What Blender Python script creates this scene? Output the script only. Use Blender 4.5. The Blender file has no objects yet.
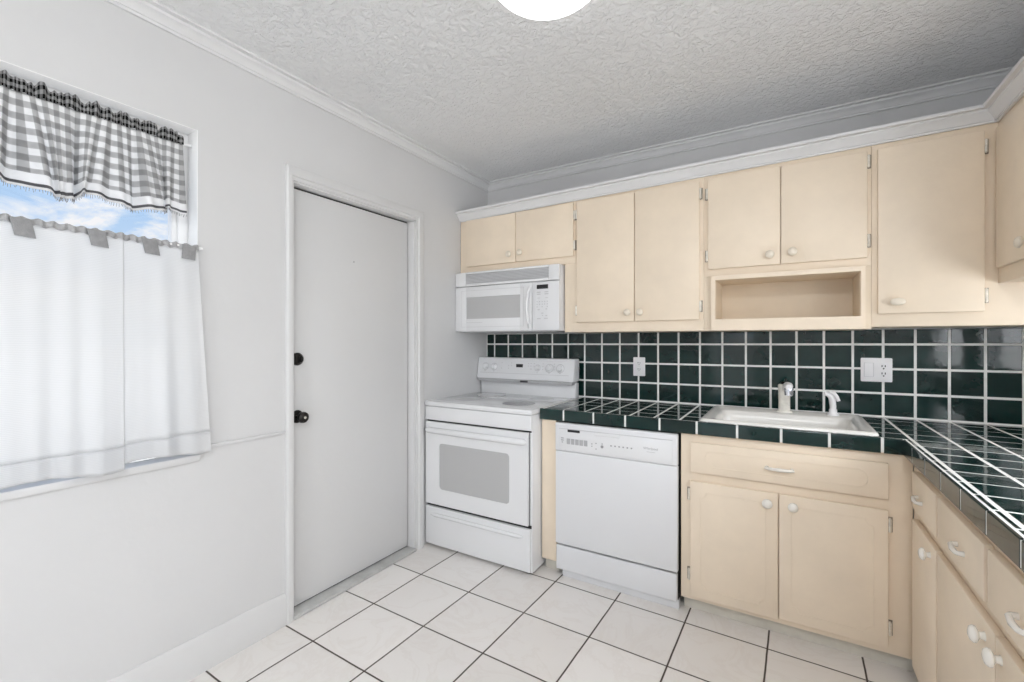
import bpy, bmesh, math, random
from mathutils import Vector, Matrix
random.seed(7)
sc = bpy.context.scene
COL = sc.collection
PI = math.pi

# ------------------------------------------------------------------ materials
def new_mat(name):
    m = bpy.data.materials.new(name); m.use_nodes = True
    nt = m.node_tree
    return m, nt, nt.nodes['Principled BSDF']

def noise(nt, scale, detail=3, rough=.5, vec=None, coord='Object', dist=0):
    if vec is None:
        vec = nt.nodes.new('ShaderNodeTexCoord').outputs[coord]
    n = nt.nodes.new('ShaderNodeTexNoise'); n.inputs['Scale'].default_value = scale
    n.inputs['Detail'].default_value = detail; n.inputs['Roughness'].default_value = rough
    n.inputs['Distortion'].default_value = dist
    nt.links.new(vec, n.inputs['Vector']); return n

def math_node(nt, op, a, b=None, c=None):
    n = nt.nodes.new('ShaderNodeMath'); n.operation = op
    for i, v in enumerate((a, b, c)):
        if v is None: continue
        if isinstance(v, (int, float)): n.inputs[i].default_value = v
        else: nt.links.new(v, n.inputs[i])
    return n.outputs[0]

def ramp(nt, fac, stops):
    r = nt.nodes.new('ShaderNodeValToRGB'); cr = r.color_ramp
    while len(cr.elements) < len(stops): cr.elements.new(.5)
    for e, (p, c) in zip(cr.elements, stops):
        e.position = p; e.color = (c, c, c, 1) if isinstance(c, (int, float)) else (*c, 1)
    nt.links.new(fac, r.inputs[0]); return r.outputs[0]

def mixc(nt, fac, a, b):
    n = nt.nodes.new('ShaderNodeMix'); n.data_type = 'RGBA'
    for sock, v in ((n.inputs[0], fac), (n.inputs[6], a), (n.inputs[7], b)):
        if isinstance(v, (int, float)): sock.default_value = v
        elif isinstance(v, tuple): sock.default_value = (*v, 1)
        else: nt.links.new(v, sock)
    return n.outputs[2]

def bump(nt, bs, height, strength, dist=.01):
    b = nt.nodes.new('ShaderNodeBump'); b.inputs['Strength'].default_value = strength
    b.inputs['Distance'].default_value = dist
    nt.links.new(height, b.inputs['Height']); nt.links.new(b.outputs[0], bs.inputs['Normal'])

def paint(name, col, rough=.5, spec=.5, var=.04, vscale=3, bscale=60, bstr=.1, metal=0, coat=0, bd=.003):
    """Painted or moulded surface: slight mottling and a fine texture."""
    m, nt, bs = new_mat(name)
    dark = tuple(c * (1 - var) for c in col); light = tuple(min(1, c * (1 + var * .6)) for c in col)
    n = noise(nt, vscale, 4, .6)
    r = ramp(nt, n.outputs[0], [(.3, dark), (.7, light)])
    nt.links.new(r, bs.inputs['Base Color'])
    bs.inputs['Roughness'].default_value = rough
    bs.inputs['Specular IOR Level'].default_value = spec
    bs.inputs['Metallic'].default_value = metal
    bs.inputs['Coat Weight'].default_value = coat
    bs.inputs['Coat Roughness'].default_value = .08
    if bstr: bump(nt, bs, noise(nt, bscale, 3).outputs[0], bstr, bd)
    return m

M = {}
M['wall'] = paint('wall_paint', (.645, .645, .647), .6, .3, .03, 1.5, 22, .25, bd=.004)
M['trim'] = paint('white_trim_paint', (.67, .67, .67), .35, .5, .02, 4, 30, .08)
M['crown'] = paint('crown_paint', (.74, .74, .745), .4, .5, .03, 4, 30, .08)
M['door'] = paint('white_door_paint', (.64, .64, .64), .42, .5, .02, 1.2, 40, .12)
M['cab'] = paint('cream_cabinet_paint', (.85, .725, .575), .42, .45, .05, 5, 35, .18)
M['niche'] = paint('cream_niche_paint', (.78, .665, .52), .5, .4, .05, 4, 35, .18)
M['cknob'] = paint('cream_knob_paint', (.80, .72, .60), .3, .5, .02, 4, 10, 0, coat=.3)
M['knob'] = paint('white_ceramic', (.84, .81, .75), .2, .5, .01, 4, 10, 0, coat=.5)
M['pull'] = paint('cream_pull', (.80, .76, .70), .25, .5, .02, 30, 10, 0, coat=.3)
M['hinge_leaf'] = paint('dark_nickel_leaf', (.30, .26, .21), .35, .5, .25, 60, 80, .1, metal=.4)  # leaf coloured darker than the barrel
M['hinge'] = paint('worn_nickel', (.80, .76, .68), .3, .5, .2, 60, 80, .1, metal=.5)
M['enamel'] = paint('white_enamel', (.78, .785, .795), .22, .5, .01, 3, 10, 0, coat=.3)
M['appl'] = paint('white_appliance_panel', (.76, .765, .78), .35, .5, .012, 3, 200, .05)
M['greyplastic'] = paint('grey_plastic', (.42, .42, .43), .4, .5, .03, 10, 10, 0)
M['lightgrey'] = paint('light_grey_plastic', (.56, .56, .57), .4, .5, .02, 10, 10, 0)
M['mark'] = paint('grey_print', (.33, .33, .34), .5, .3, .02, 10, 10, 0)
M['black'] = paint('black_plastic', (.012, .012, .014), .3, .5, .02, 10, 10, 0)
M['shadowgap'] = paint('dark_gap_shade', (.03, .03, .03), .7, .3, .02, 10, 10, 0)  # near-black colour standing in for shade in narrow gaps
M['glass_top'] = paint('white_glass_cooktop', (.74, .745, .76), .06, .5, .02, 20, 10, 0, coat=.4)
M['burner'] = paint('burner_print', (.36, .36, .365), .12, .5, .25, 160, 10, 0, coat=.3)
M['burner_faint'] = paint('faint_burner_print', (.66, .66, .665), .1, .5, .06, 160, 10, 0, coat=.3)
M['grout'] = paint('white_grout', (.86, .855, .83), .8, .2, .06, 30, 200, .3)
M['bronze'] = paint('dark_bronze', (.02, .018, .017), .3, .5, .3, 80, 60, .2, metal=.6)
M['faucet'] = paint('white_faucet', (.80, .77, .70), .25, .5, .12, 40, 60, 0, coat=.4)
M['chrome'] = paint('chrome', (.85, .86, .92), .12, .5, .05, 40, 60, 0, metal=1)
M['sink'] = paint('white_porcelain', (.82, .80, .76), .18, .5, .04, 8, 10, 0, coat=.4)
M['plate'] = paint('white_plate_plastic', (.87, .86, .87), .3, .5, .02, 20, 10, 0)
M['threshold'] = paint('worn_threshold', (.50, .50, .49), .55, .4, .15, 12, 60, .2)
M['kick'] = paint('toe_kick_paint', (.68, .65, .58), .6, .3, .15, 6, 60, .2)
M['vinyl'] = paint('white_vinyl', (.88, .88, .88), .35, .5, .01, 5, 10, 0)
M['edging'] = paint('pale_grey_cloth_edge', (.40, .40, .405), .9, .1, .2, 90, 500, .4)
M['tabgrey'] = paint('grey_cloth', (.30, .30, .305), .9, .1, .15, 60, 500, .4)

# microwave / oven windows: fine screen behind glass
def screen_glass(name, a, b, sc_=900):
    m, nt, bs = new_mat(name)
    tc = nt.nodes.new('ShaderNodeTexCoord')
    v = nt.nodes.new('ShaderNodeTexVoronoi'); v.inputs['Scale'].default_value = sc_
    nt.links.new(tc.outputs['Object'], v.inputs['Vector'])
    nt.links.new(ramp(nt, v.outputs['Distance'], [(.2, a), (.6, b)]), bs.inputs['Base Color'])
    bs.inputs['Roughness'].default_value = .12; bs.inputs['Coat Weight'].default_value = .3
    return m
M['oven_glass'] = screen_glass('oven_window_screen', (.42, .42, .42), (.50, .50, .50))
M['micro_glass'] = screen_glass('microwave_window_screen', (.43, .43, .43), (.50, .50, .50))

# dark green glazed tile
def tile_mat(name, col, rough):
    m, nt, bs = new_mat(name)
    g = nt.nodes.new('ShaderNodeNewGeometry')
    n = noise(nt, 9, 4, .6)
    base = ramp(nt, n.outputs[0], [(.3, tuple(c * .8 for c in col)), (.75, tuple(c * 1.35 for c in col))])
    per = ramp(nt, g.outputs['Random Per Island'], [(0, .8), (1, 1.2)])
    mx = nt.nodes.new('ShaderNodeMix'); mx.data_type = 'RGBA'; mx.blend_type = 'MULTIPLY'; mx.inputs[0].default_value = 1
    nt.links.new(base, mx.inputs[6]); nt.links.new(per, mx.inputs[7])
    nt.links.new(mx.outputs[2], bs.inputs['Base Color'])
    bs.inputs['Roughness'].default_value = rough
    bs.inputs['IOR'].default_value = 1.47
    bs.inputs['Coat Weight'].default_value = .05
    bs.inputs['Coat Roughness'].default_value = .03
    bump(nt, bs, noise(nt, 14, 2).outputs[0], .12, .004)
    return m
M['tile'] = tile_mat('dark_green_glazed_tile', (.0035, .020, .0175), .06)

# floor tile
def floor_mat():
    m, nt, bs = new_mat('floor_tile_with_dark_grout')
    T, a, tx, ty = .331, -.022, .8993, -.6739
    geo = nt.nodes.new('ShaderNodeNewGeometry')
    sub = nt.nodes.new('ShaderNodeVectorMath'); sub.operation = 'SUBTRACT'
    nt.links.new(geo.outputs['Position'], sub.inputs[0]); sub.inputs[1].default_value = (tx, ty, 0)
    def dot(v):
        d = nt.nodes.new('ShaderNodeVectorMath'); d.operation = 'DOT_PRODUCT'
        nt.links.new(sub.outputs[0], d.inputs[0]); d.inputs[1].default_value = v
        return math_node(nt, 'DIVIDE', d.outputs['Value'], T)
    u = dot((math.cos(a), math.sin(a), 0)); v = dot((-math.sin(a), math.cos(a), 0))
    wob = noise(nt, 5, 2, .5, geo.outputs['Position'])
    w = math_node(nt, 'MULTIPLY', math_node(nt, 'SUBTRACT', wob.outputs[0], .5), .012)
    u = math_node(nt, 'ADD', u, w); v = math_node(nt, 'ADD', v, w)
    def edge(x):
        f = math_node(nt, 'FRACT', x)
        return math_node(nt, 'MINIMUM', f, math_node(nt, 'SUBTRACT', 1, f))
    e = math_node(nt, 'MINIMUM', edge(u), edge(v))
    tile = ramp(nt, e, [(.0085, 0), (.0125, 1)])
    cx = nt.nodes.new('ShaderNodeCombineXYZ')
    nt.links.new(math_node(nt, 'FLOOR', u), cx.inputs[0]); nt.links.new(math_node(nt, 'FLOOR', v), cx.inputs[1])
    wn = nt.nodes.new('ShaderNodeTexWhiteNoise'); wn.noise_dimensions = '3D'
    nt.links.new(cx.outputs[0], wn.inputs['Vector'])
    # veins, turned differently in each tile
    add = nt.nodes.new('ShaderNodeVectorMath'); add.operation = 'MULTIPLY_ADD'
    nt.links.new(wn.outputs['Color'], add.inputs[0]); add.inputs[1].default_value = (9, 9, 9)
    nt.links.new(geo.outputs['Position'], add.inputs[2])
    n1 = noise(nt, 3.2, 7, .62, add.outputs[0], dist=1.6)
    n2 = noise(nt, 1.3, 3, .5, add.outputs[0])
    base = ramp(nt, n2.outputs[0], [(.3, (.82, .785, .75)), (.7, (.88, .855, .83))])
    vein = ramp(nt, n1.outputs[0], [(.46, 0), (.5, 1), (.54, 0)])
    c = mixc(nt, math_node(nt, 'MULTIPLY', vein, .13), base, (.62, .54, .47))
    tone = math_node(nt, 'MULTIPLY_ADD', wn.outputs['Value'], .07, .95)
    sc2 = nt.nodes.new('ShaderNodeVectorMath'); sc2.operation = 'SCALE'
    nt.links.new(c, sc2.inputs[0]); nt.links.new(tone, sc2.inputs['Scale'])
    out = mixc(nt, tile, (.07, .055, .045), sc2.outputs[0])
    nt.links.new(out, bs.inputs['Base Color'])
    nt.links.new(ramp(nt, tile, [(0, .85), (1, .33)]), bs.inputs['Roughness'])
    h = math_node(nt, 'ADD', math_node(nt, 'MULTIPLY', tile, 1.0), math_node(nt, 'MULTIPLY', n1.outputs[0], .12))
    bump(nt, bs, h, .5, .002)
    return m
M['floor'] = floor_mat()

def ceiling_mat():
    m, nt, bs = new_mat('knockdown_ceiling')
    n = noise(nt, 38, 5, .55, dist=.6)
    n2 = noise(nt, 1.2, 3)
    nt.links.new(ramp(nt, n2.outputs[0], [(.3, (.83, .835, .84)), (.7, (.87, .875, .88))]), bs.inputs['Base Color'])
    bs.inputs['Roughness'].default_value = .8
    h = ramp(nt, n.outputs[0], [(.38, 0), (.58, 1)])
    bump(nt, bs, h, .7, .008)
    return m
M['ceiling'] = ceiling_mat()

def gingham_mat(name, hemmed=True, lo=.30, hi=.82, pitch=.034):
    m, nt, bs = new_mat(name)
    uv = nt.nodes.new('ShaderNodeTexCoord'); sp = nt.nodes.new('ShaderNodeSeparateXYZ')
    nt.links.new(uv.outputs['UV'], sp.inputs[0])
    def stripe(s):
        f = math_node(nt, 'FRACT', math_node(nt, 'DIVIDE', s, pitch))
        return ramp(nt, f, [(.46, 1), (.5, 0), (.96, 0), (1, 1)])
    a, b = stripe(sp.outputs[0]), stripe(sp.outputs[1])
    s = math_node(nt, 'MULTIPLY', math_node(nt, 'ADD', a, b), .5)
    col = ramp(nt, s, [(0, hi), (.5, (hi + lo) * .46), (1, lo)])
    # plain band and dark edge stripe near the hem (v = height above the hem)
    band = math_node(nt, 'LESS_THAN', sp.outputs[1], .045)
    edge = math_node(nt, 'LESS_THAN', math_node(nt, 'ABSOLUTE', math_node(nt, 'SUBTRACT', sp.outputs[1], .012)), .0045)
    if hemmed:
        col = mixc(nt, band, col, (hi, hi, hi))
        col = mixc(nt, edge, col, (.17, .17, .18))
    nt.links.new(col, bs.inputs['Base Color']); bs.inputs['Roughness'].default_value = .9
    bs.inputs['Specular IOR Level'].default_value = .1
    tr = nt.nodes.new('ShaderNodeBsdfTranslucent'); nt.links.new(col, tr.inputs['Color'])
    mx = nt.nodes.new('ShaderNodeMixShader'); mx.inputs[0].default_value = .5
    nt.links.new(bs.outputs[0], mx.inputs[1]); nt.links.new(tr.outputs[0], mx.inputs[2])
    nt.links.new(mx.outputs[0], nt.nodes['Material Output'].inputs[0])
    return m
M['gingham'] = gingham_mat('grey_gingham', lo=.40, hi=.92, pitch=.040)
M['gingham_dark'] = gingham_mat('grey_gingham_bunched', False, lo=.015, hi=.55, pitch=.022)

def sheer_mat(name, col, trans, see):
    m, nt, bs = new_mat(name)
    w = nt.nodes.new('ShaderNodeTexWave'); w.bands_direction = 'Z'; w.inputs['Scale'].default_value = 60
    tc = nt.nodes.new('ShaderNodeTexCoord'); nt.links.new(tc.outputs['Object'], w.inputs['Vector'])
    w.inputs['Distortion'].default_value = 2; w.inputs['Detail'].default_value = 2
    c = ramp(nt, w.outputs[0], [(0, tuple(x * .93 for x in col)), (1, col)])
    nt.links.new(c, bs.inputs['Base Color']); bs.inputs['Roughness'].default_value = .9
    bs.inputs['Specular IOR Level'].default_value = .1
    tr = nt.nodes.new('ShaderNodeBsdfTranslucent'); nt.links.new(c, tr.inputs['Color'])
    tp = nt.nodes.new('ShaderNodeBsdfTransparent')
    a = nt.nodes.new('ShaderNodeMixShader'); a.inputs[0].default_value = trans
    nt.links.new(bs.outputs[0], a.inputs[1]); nt.links.new(tr.outputs[0], a.inputs[2])
    b = nt.nodes.new('ShaderNodeMixShader'); b.inputs[0].default_value = see
    nt.links.new(a.outputs[0], b.inputs[1]); nt.links.new(tp.outputs[0], b.inputs[2])
    nt.links.new(b.outputs[0], nt.nodes['Material Output'].inputs[0])
    return m
M['sheer'] = sheer_mat('white_sheer_cotton', (.87, .87, .87), .40, .17)
M['sheer_hem'] = sheer_mat('white_cotton_hem', (.86, .86, .86), .45, .05)

def glass_mat():
    m, nt, bs = new_mat('window_glass'); nt.nodes.remove(bs)
    tp = nt.nodes.new('ShaderNodeBsdfTransparent'); gl = nt.nodes.new('ShaderNodeBsdfGlossy')
    gl.inputs['Roughness'].default_value = .02
    fr = nt.nodes.new('ShaderNodeFresnel'); mx = nt.nodes.new('ShaderNodeMixShader')
    ge = nt.nodes.new('ShaderNodeNewGeometry')
    nt.links.new(math_node(nt, 'MULTIPLY', fr.outputs[0], math_node(nt, 'SUBTRACT', 1, ge.outputs['Backfacing'])), mx.inputs[0]); nt.links.new(tp.outputs[0], mx.inputs[1]); nt.links.new(gl.outputs[0], mx.inputs[2])
    nt.links.new(mx.outputs[0], nt.nodes['Material Output'].inputs[0]); return m
M['glass'] = glass_mat()

def lamp_mat(st, name):
    m, nt, bs = new_mat(name)
    bs.inputs['Base Color'].default_value = (.9, .9, .88, 1)
    bs.inputs['Emission Color'].default_value = (.97, .985, 1, 1)
    bs.inputs['Emission Strength'].default_value = st
    return m
M['lamp'] = lamp_mat(2.6, 'lit_frosted_glass'); M['lamp_fill'] = lamp_mat(85, 'added_fill_glow')  # second one is for the added fill light

# ------------------------------------------------------------------ mesh helpers
def B(): return bmesh.new()

def box(bm, x0, x1, y0, y1, z0, z1, bev=0, seg=2, mi=0):
    if x0 > x1: x0, x1 = x1, x0
    if y0 > y1: y0, y1 = y1, y0
    if z0 > z1: z0, z1 = z1, z0
    co = [(x0, y0, z0), (x1, y0, z0), (x1, y1, z0), (x0, y1, z0), (x0, y0, z1), (x1, y0, z1), (x1, y1, z1), (x0, y1, z1)]
    return hexa(bm, co, bev, seg, mi)

def hexa(bm, co, bev=0, seg=2, mi=0):
    v = [bm.verts.new(c) for c in co]
    fs = [bm.faces.new([v[i] for i in f]) for f in ((3, 2, 1, 0), (4, 5, 6, 7), (0, 1, 5, 4), (1, 2, 6, 5), (2, 3, 7, 6), (3, 0, 4, 7))]
    for f in fs: f.material_index = mi
    if bev:
        es = list({e for f in fs for e in f.edges})
        r = bmesh.ops.bevel(bm, geom=es, offset=bev, segments=seg, profile=.5, affect='EDGES')
        for f in r['faces']: f.material_index = mi
    return fs

def lathe(bm, prof, origin, axis=(0, 0, 1), n=24, sx=1, sy=1, mi=0):
    """prof: list of (radius, distance along axis)."""
    ax = Vector(axis).normalized()
    rot = Vector((0, 0, 1)).rotation_difference(ax).to_matrix()
    o = Vector(origin); rings = []
    for r, h in prof:
        if r < 1e-6: rings.append([bm.verts.new(o + rot @ Vector((0, 0, h)))]); continue
        rings.append([bm.verts.new(o + rot @ Vector((sx * r * math.cos(2 * PI * k / n), sy * r * math.sin(2 * PI * k / n), h))) for k in range(n)])
    for a, b in zip(rings, rings[1:]):
        for k in range(n):
            k2 = (k + 1) % n
            q = ([a[0]] if len(a) == 1 else [a[k], a[k2]]) + ([b[0]] if len(b) == 1 else [b[k2], b[k]])
            if len(q) > 2:
                f = bm.faces.new(q); f.material_index = mi
    for ring, flip in ((rings[0], True), (rings[-1], False)):
        if len(ring) > 1:
            f = bm.faces.new(ring[::-1] if flip else ring); f.material_index = mi

def tube(bm, pts, r, n=10, rads=None, cap=True, mi=0, flat=1.0, up=(0, 0, 1)):
    pts = [Vector(p) for p in pts]; rings = []
    for i, p in enumerate(pts):
        t = (pts[min(i + 1, len(pts) - 1)] - pts[max(i - 1, 0)]).normalized()
        u = Vector(up)
        if abs(t.dot(u)) > .95: u = Vector((1, 0, 0)) if abs(t.x) < .9 else Vector((0, 1, 0))
        a = t.cross(u).normalized(); b = a.cross(t).normalized()
        rr = rads[i] if rads else r
        rings.append([bm.verts.new(p + a * rr * math.cos(2 * PI * k / n) + b * rr * flat * math.sin(2 * PI * k / n)) for k in range(n)])
    for A, C in zip(rings, rings[1:]):
        for k in range(n):
            f = bm.faces.new((A[k], A[(k + 1) % n], C[(k + 1) % n], C[k])); f.material_index = mi
    if cap:
        bm.faces.new(rings[0][::-1]).material_index = mi; bm.faces.new(rings[-1]).material_index = mi

def bez(p0, p1, p2, p3, n=10):
    out = []
    for i in range(n + 1):
        t = i / n; s = 1 - t
        out.append(tuple(s**3 * a + 3 * s * s * t * b + 3 * s * t * t * c + t**3 * d for a, b, c, d in zip(p0, p1, p2, p3)))
    return out

def sweep(bm, nodes, prof, mi=0):
    """nodes: list of (origin, outward vector); prof: list of (out, up). Mitred moulding."""
    rings = [[bm.verts.new((o[0] + w[0] * a, o[1] + w[1] * a, o[2] + b)) for a, b in prof] for o, w in nodes]
    n = len(prof)
    for A, C in zip(rings, rings[1:]):
        for k in range(n):
            bm.faces.new((A[k], A[(k + 1) % n], C[(k + 1) % n], C[k])).material_index = mi
    bm.faces.new(rings[0]); bm.faces.new(rings[-1][::-1])

def rrect(w, h, r, n=6):
    out = []
    for cx, cy, a0 in ((w / 2 - r, h / 2 - r, 0), (-w / 2 + r, h / 2 - r, 90), (-w / 2 + r, -h / 2 + r, 180), (w / 2 - r, -h / 2 + r, 270)):
        for k in range(n + 1):
            a = math.radians(a0 + 90 * k / n); out.append((cx + r * math.cos(a), cy + r * math.sin(a)))
    return out

def plate(bm, outline, frame, t, mi=0, bev=0):
    """Prism from a 2D outline; frame(u, v, w) maps to 3D, w = thickness."""
    a = [bm.verts.new(frame(u, v, 0)) for u, v in outline]
    b = [bm.verts.new(frame(u, v, t)) for u, v in outline]
    n = len(a)
    fs = [bm.faces.new(a[::-1]), bm.faces.new(b)] + [bm.faces.new((a[k], a[(k + 1) % n], b[(k + 1) % n], b[k])) for k in range(n)]
    for f in fs: f.material_index = mi
    if bev: bmesh.ops.bevel(bm, geom=list(fs[1].edges), offset=bev, segments=2, profile=.5, affect='EDGES')

def finish(name, bm, mats, parent=None, smooth=35, label=None):
    bmesh.ops.recalc_face_normals(bm, faces=bm.faces)
    if parent is not None:
        bmesh.ops.translate(bm, verts=bm.verts, vec=-ROOT(parent))
    me = bpy.data.meshes.new(name); bm.to_mesh(me); bm.free()
    for m in (mats if isinstance(mats, (list, tuple)) else [mats]): me.materials.append(m)
    o = bpy.data.objects.new(name, me); COL.objects.link(o)
    if smooth:
        for p in me.polygons: p.use_smooth = True
        me.set_sharp_from_angle(angle=math.radians(smooth))
    if parent is not None: o.parent = parent
    if label: o['label'] = label
    return o

def ROOT(o):
    v = Vector((0, 0, 0))
    while o is not None: v += o.location; o = o.parent
    return v

def tag(o, label, cat, group=None):
    o['label'] = label; o['category'] = cat
    if group: o['group'] = group
    return o

def thing(name, label, cat, loc, group=None):
    o = bpy.data.objects.new(name, None); o.empty_display_size = .05; COL.objects.link(o)
    o.location = loc; return tag(o, label, cat, group)

def struct(o):
    o['kind'] = 'structure'; return o

# ------------------------------------------------------------------ room shell
W, YR, H = 3.0, -4.4, 2.485
WT = .14
def holed(bm, fn, u0, u1, z0, z1, holes):
    us = sorted({u0, u1, *[h[0] for h in holes], *[h[1] for h in holes]})
    zs = sorted({z0, z1, *[h[2] for h in holes], *[h[3] for h in holes]})
    for a, b in zip(us, us[1:]):
        for c, d in zip(zs, zs[1:]):
            if any(h[0] <= a and b <= h[1] and h[2] <= c and d <= h[3] for h in holes): continue
            fn(a, b, c, d)
WIN = (-3.0, -2.0, .83, 2.112)
DOOR = (-1.612, -.79, 0, 2.04)
bm = B()
holed(bm, lambda a, b, c, d: box(bm, -WT, 0, a, b, c, d), YR, 0.0, 0, H, [WIN, DOOR])
bmesh.ops.remove_doubles(bm, verts=bm.verts, dist=1e-5)
struct(finish('wall_left', bm, M['wall'], smooth=0))
bm = B(); box(bm, -WT, W + WT, 0, WT, 0, H); struct(finish('wall_back', bm, M['wall'], smooth=0))
RW = (-2.65, -1.45, 1.03, 2.02)
SW = (-1.25, -.45, 1.08, 1.5)
bm = B(); holed(bm, lambda a, b, c, d: box(bm, W, W + WT, a, b, c, d), YR, 0, 0, H, [RW, SW])
struct(finish('wall_right', bm, M['wall'], smooth=0))
FW = (1.95, 2.8, 1.56, 2.05)
FD = (1.0, 1.62, .03, 2.03)
bm = B(); holed(bm, lambda a, b, c, d: box(bm, a, b, YR - WT, YR, c, d), -WT, W + WT, 0, H, [FW, FD])
struct(finish('wall_front', bm, M['wall'], smooth=0))
bm = B(); box(bm, -WT, W + WT, YR - WT, WT, -.1, 0); struct(finish('floor', bm, M['floor'], smooth=0))
bm = B(); box(bm, -WT, W + WT, YR - WT, WT, H, H + .1); struct(finish('ceiling', bm, M['ceiling'], smooth=0))

# ceiling crown: left then back, then right and front out of view
cp = [(0, -.051), (.010, -.051), (.010, -.041), (.016, -.041), (.022, -.031), (.036, -.021), (.045, -.019), (.045, -.008), (.066, -.008), (.066, 0), (0, 0)]
E_ = .0005
bm = B()
sweep(bm, [((0, YR, H), (1, 0)), ((0, 0, H), (1, -1))], cp)
struct(finish('trim_1', bm, M['crown'], smooth=30))
bm = B()
sweep(bm, [((0, 0, H), (1, -1)), ((W, 0, H), (-1, -1))], cp)
struct(finish('trim_2', bm, M['crown'], smooth=30))

# baseboard on the left wall
bp_ = [(0, 0), (.016, 0), (.016, .105), (.012, .112), (.012, .122), (.007, .134), (.004, .142), (0, .144)]
bm = B(); sweep(bm, [((0, YR, 0), (1, 0)), ((0, -1.643, 0), (1, 0))], bp_); struct(finish('baseboard_left', bm, M['trim']))
bm = B(); sweep(bm, [((0, YR, 0), (0, 1)), ((W, YR, 0), (0, 1))], bp_); struct(finish('baseboard_front', bm, M['trim']))
# wall ledge strip between window and door
bm = B(); box(bm, 0, .009, -1.985, -1.643, .868, .882, .002); struct(finish('trim_3', bm, M['wall']))

# door casing (three sided, mitred)
def casing(bm, y0, y1, z1, w, d, near=.036):
    prof = [(0, 0), (0, d * .55), (w * .25, d * .6), (w * .32, d), (w * .8, d), (w, d * .7), (w, 0)]   # (across outward, depth)
    path = [((y0, 0), (-1, 0)), ((y0, z1), (-1, 1)), ((y1, z1), (1, 1)), ((y1, 0), (1, 0))]
    rings = [[bm.verts.new((dd, p[0] + q[0] * a * (near / w if q[0] < 0 else 1), p[1] + q[1] * a)) for a, dd in prof] for p, q in path]
    n = len(prof)
    for A, C in zip(rings, rings[1:]):
        for k in range(n): bm.faces.new((A[k], A[(k + 1) % n], C[(k + 1) % n], C[k]))
    bm.faces.new(rings[0]); bm.faces.new(rings[-1])
bm = B(); casing(bm, DOOR[0] + .006, DOOR[1] - .0, DOOR[3] - .004, .062, .018)
struct(finish('trim_4', bm, M['trim'], smooth=30))
# jambs and stops
bm = B()
box(bm, -WT, .001, DOOR[0], DOOR[0] + .014, 0, DOOR[3], .001)
box(bm, -WT, .001, DOOR[1] - .014, DOOR[1], 0, DOOR[3], .001)
box(bm, -WT, .001, DOOR[0], DOOR[1], DOOR[3] - .012, DOOR[3], .001)
box(bm, -WT, -.092, DOOR[0] + .01, DOOR[0] + .026, 0, DOOR[3], .001)
box(bm, -WT, -.092, DOOR[1] - .026, DOOR[1] - .012, 0, DOOR[3], .001)
box(bm, -WT, -.092, DOOR[0], DOOR[1], DOOR[3] - .026, DOOR[3] - .01, .001)
struct(finish('trim_5', bm, M['trim']))
bm = B(); box(bm, -WT, .018, DOOR[0] + .004, DOOR[1] - .004, 0.0005, .018, .006); struct(finish('trim_6', bm, M['threshold']))
bm = B(); box(bm, -.088, -.046, DOOR[0] + .018, DOOR[1] - .021, .026, DOOR[3] - .022, .002)
door = struct(finish('door_1', bm, M['door']))
for a, b, c, d_ in ((DOOR[0] + .014, DOOR[1] - .014, DOOR[3] - .0215, DOOR[3] - .0122), (DOOR[1] - .0205, DOOR[1] - .0142, .019, DOOR[3] - .022), (DOOR[0] + .018, DOOR[1] - .0205, .0185, .0255)):
    bm = B(); box(bm, -.086, -.056, a, b, c, d_); finish('gap_shade_strip', bm, M['shadowgap'], door, 0)  # dark strip filling the door gap in place of its shade
bm = B(); lathe(bm, [(.004, 0), (.004, .002), (0, .003)], (-.046, -1.218, 1.72), (1, 0, 0), 12); finish('peephole', bm, M['greyplastic'], door)
bm = B()
lathe(bm, [(.031, 0), (.031, .003), (.027, .007), (.012, .009), (.011, .024), (.016, .03), (.024, .037), (.027, .046), (.025, .056), (.016, .062), (0, .063)], (-.046, -1.552, .93), (1, 0, 0), 28)
kn = finish('door_knob', bm, M['bronze'], door)
bm = B(); lathe(bm, [(.006, 0), (.006, .002), (0, .0025)], (.017, -1.552, .93), (1, 0, 0), 12); finish('lock_button', bm, M['hinge'], kn)
bm = B()
lathe(bm, [(.031, 0), (.031, .004), (.028, .012), (.02, .02), (0, .022)], (-.046, -1.552, 1.205), (1, 0, 0), 28)
db = finish('deadbolt', bm, M['bronze'], door)
bm = B(); box(bm, -.025, -.008, -1.555, -1.549, 1.19, 1.22, .002); finish('thumb_turn', bm, M['bronze'], db)

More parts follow.
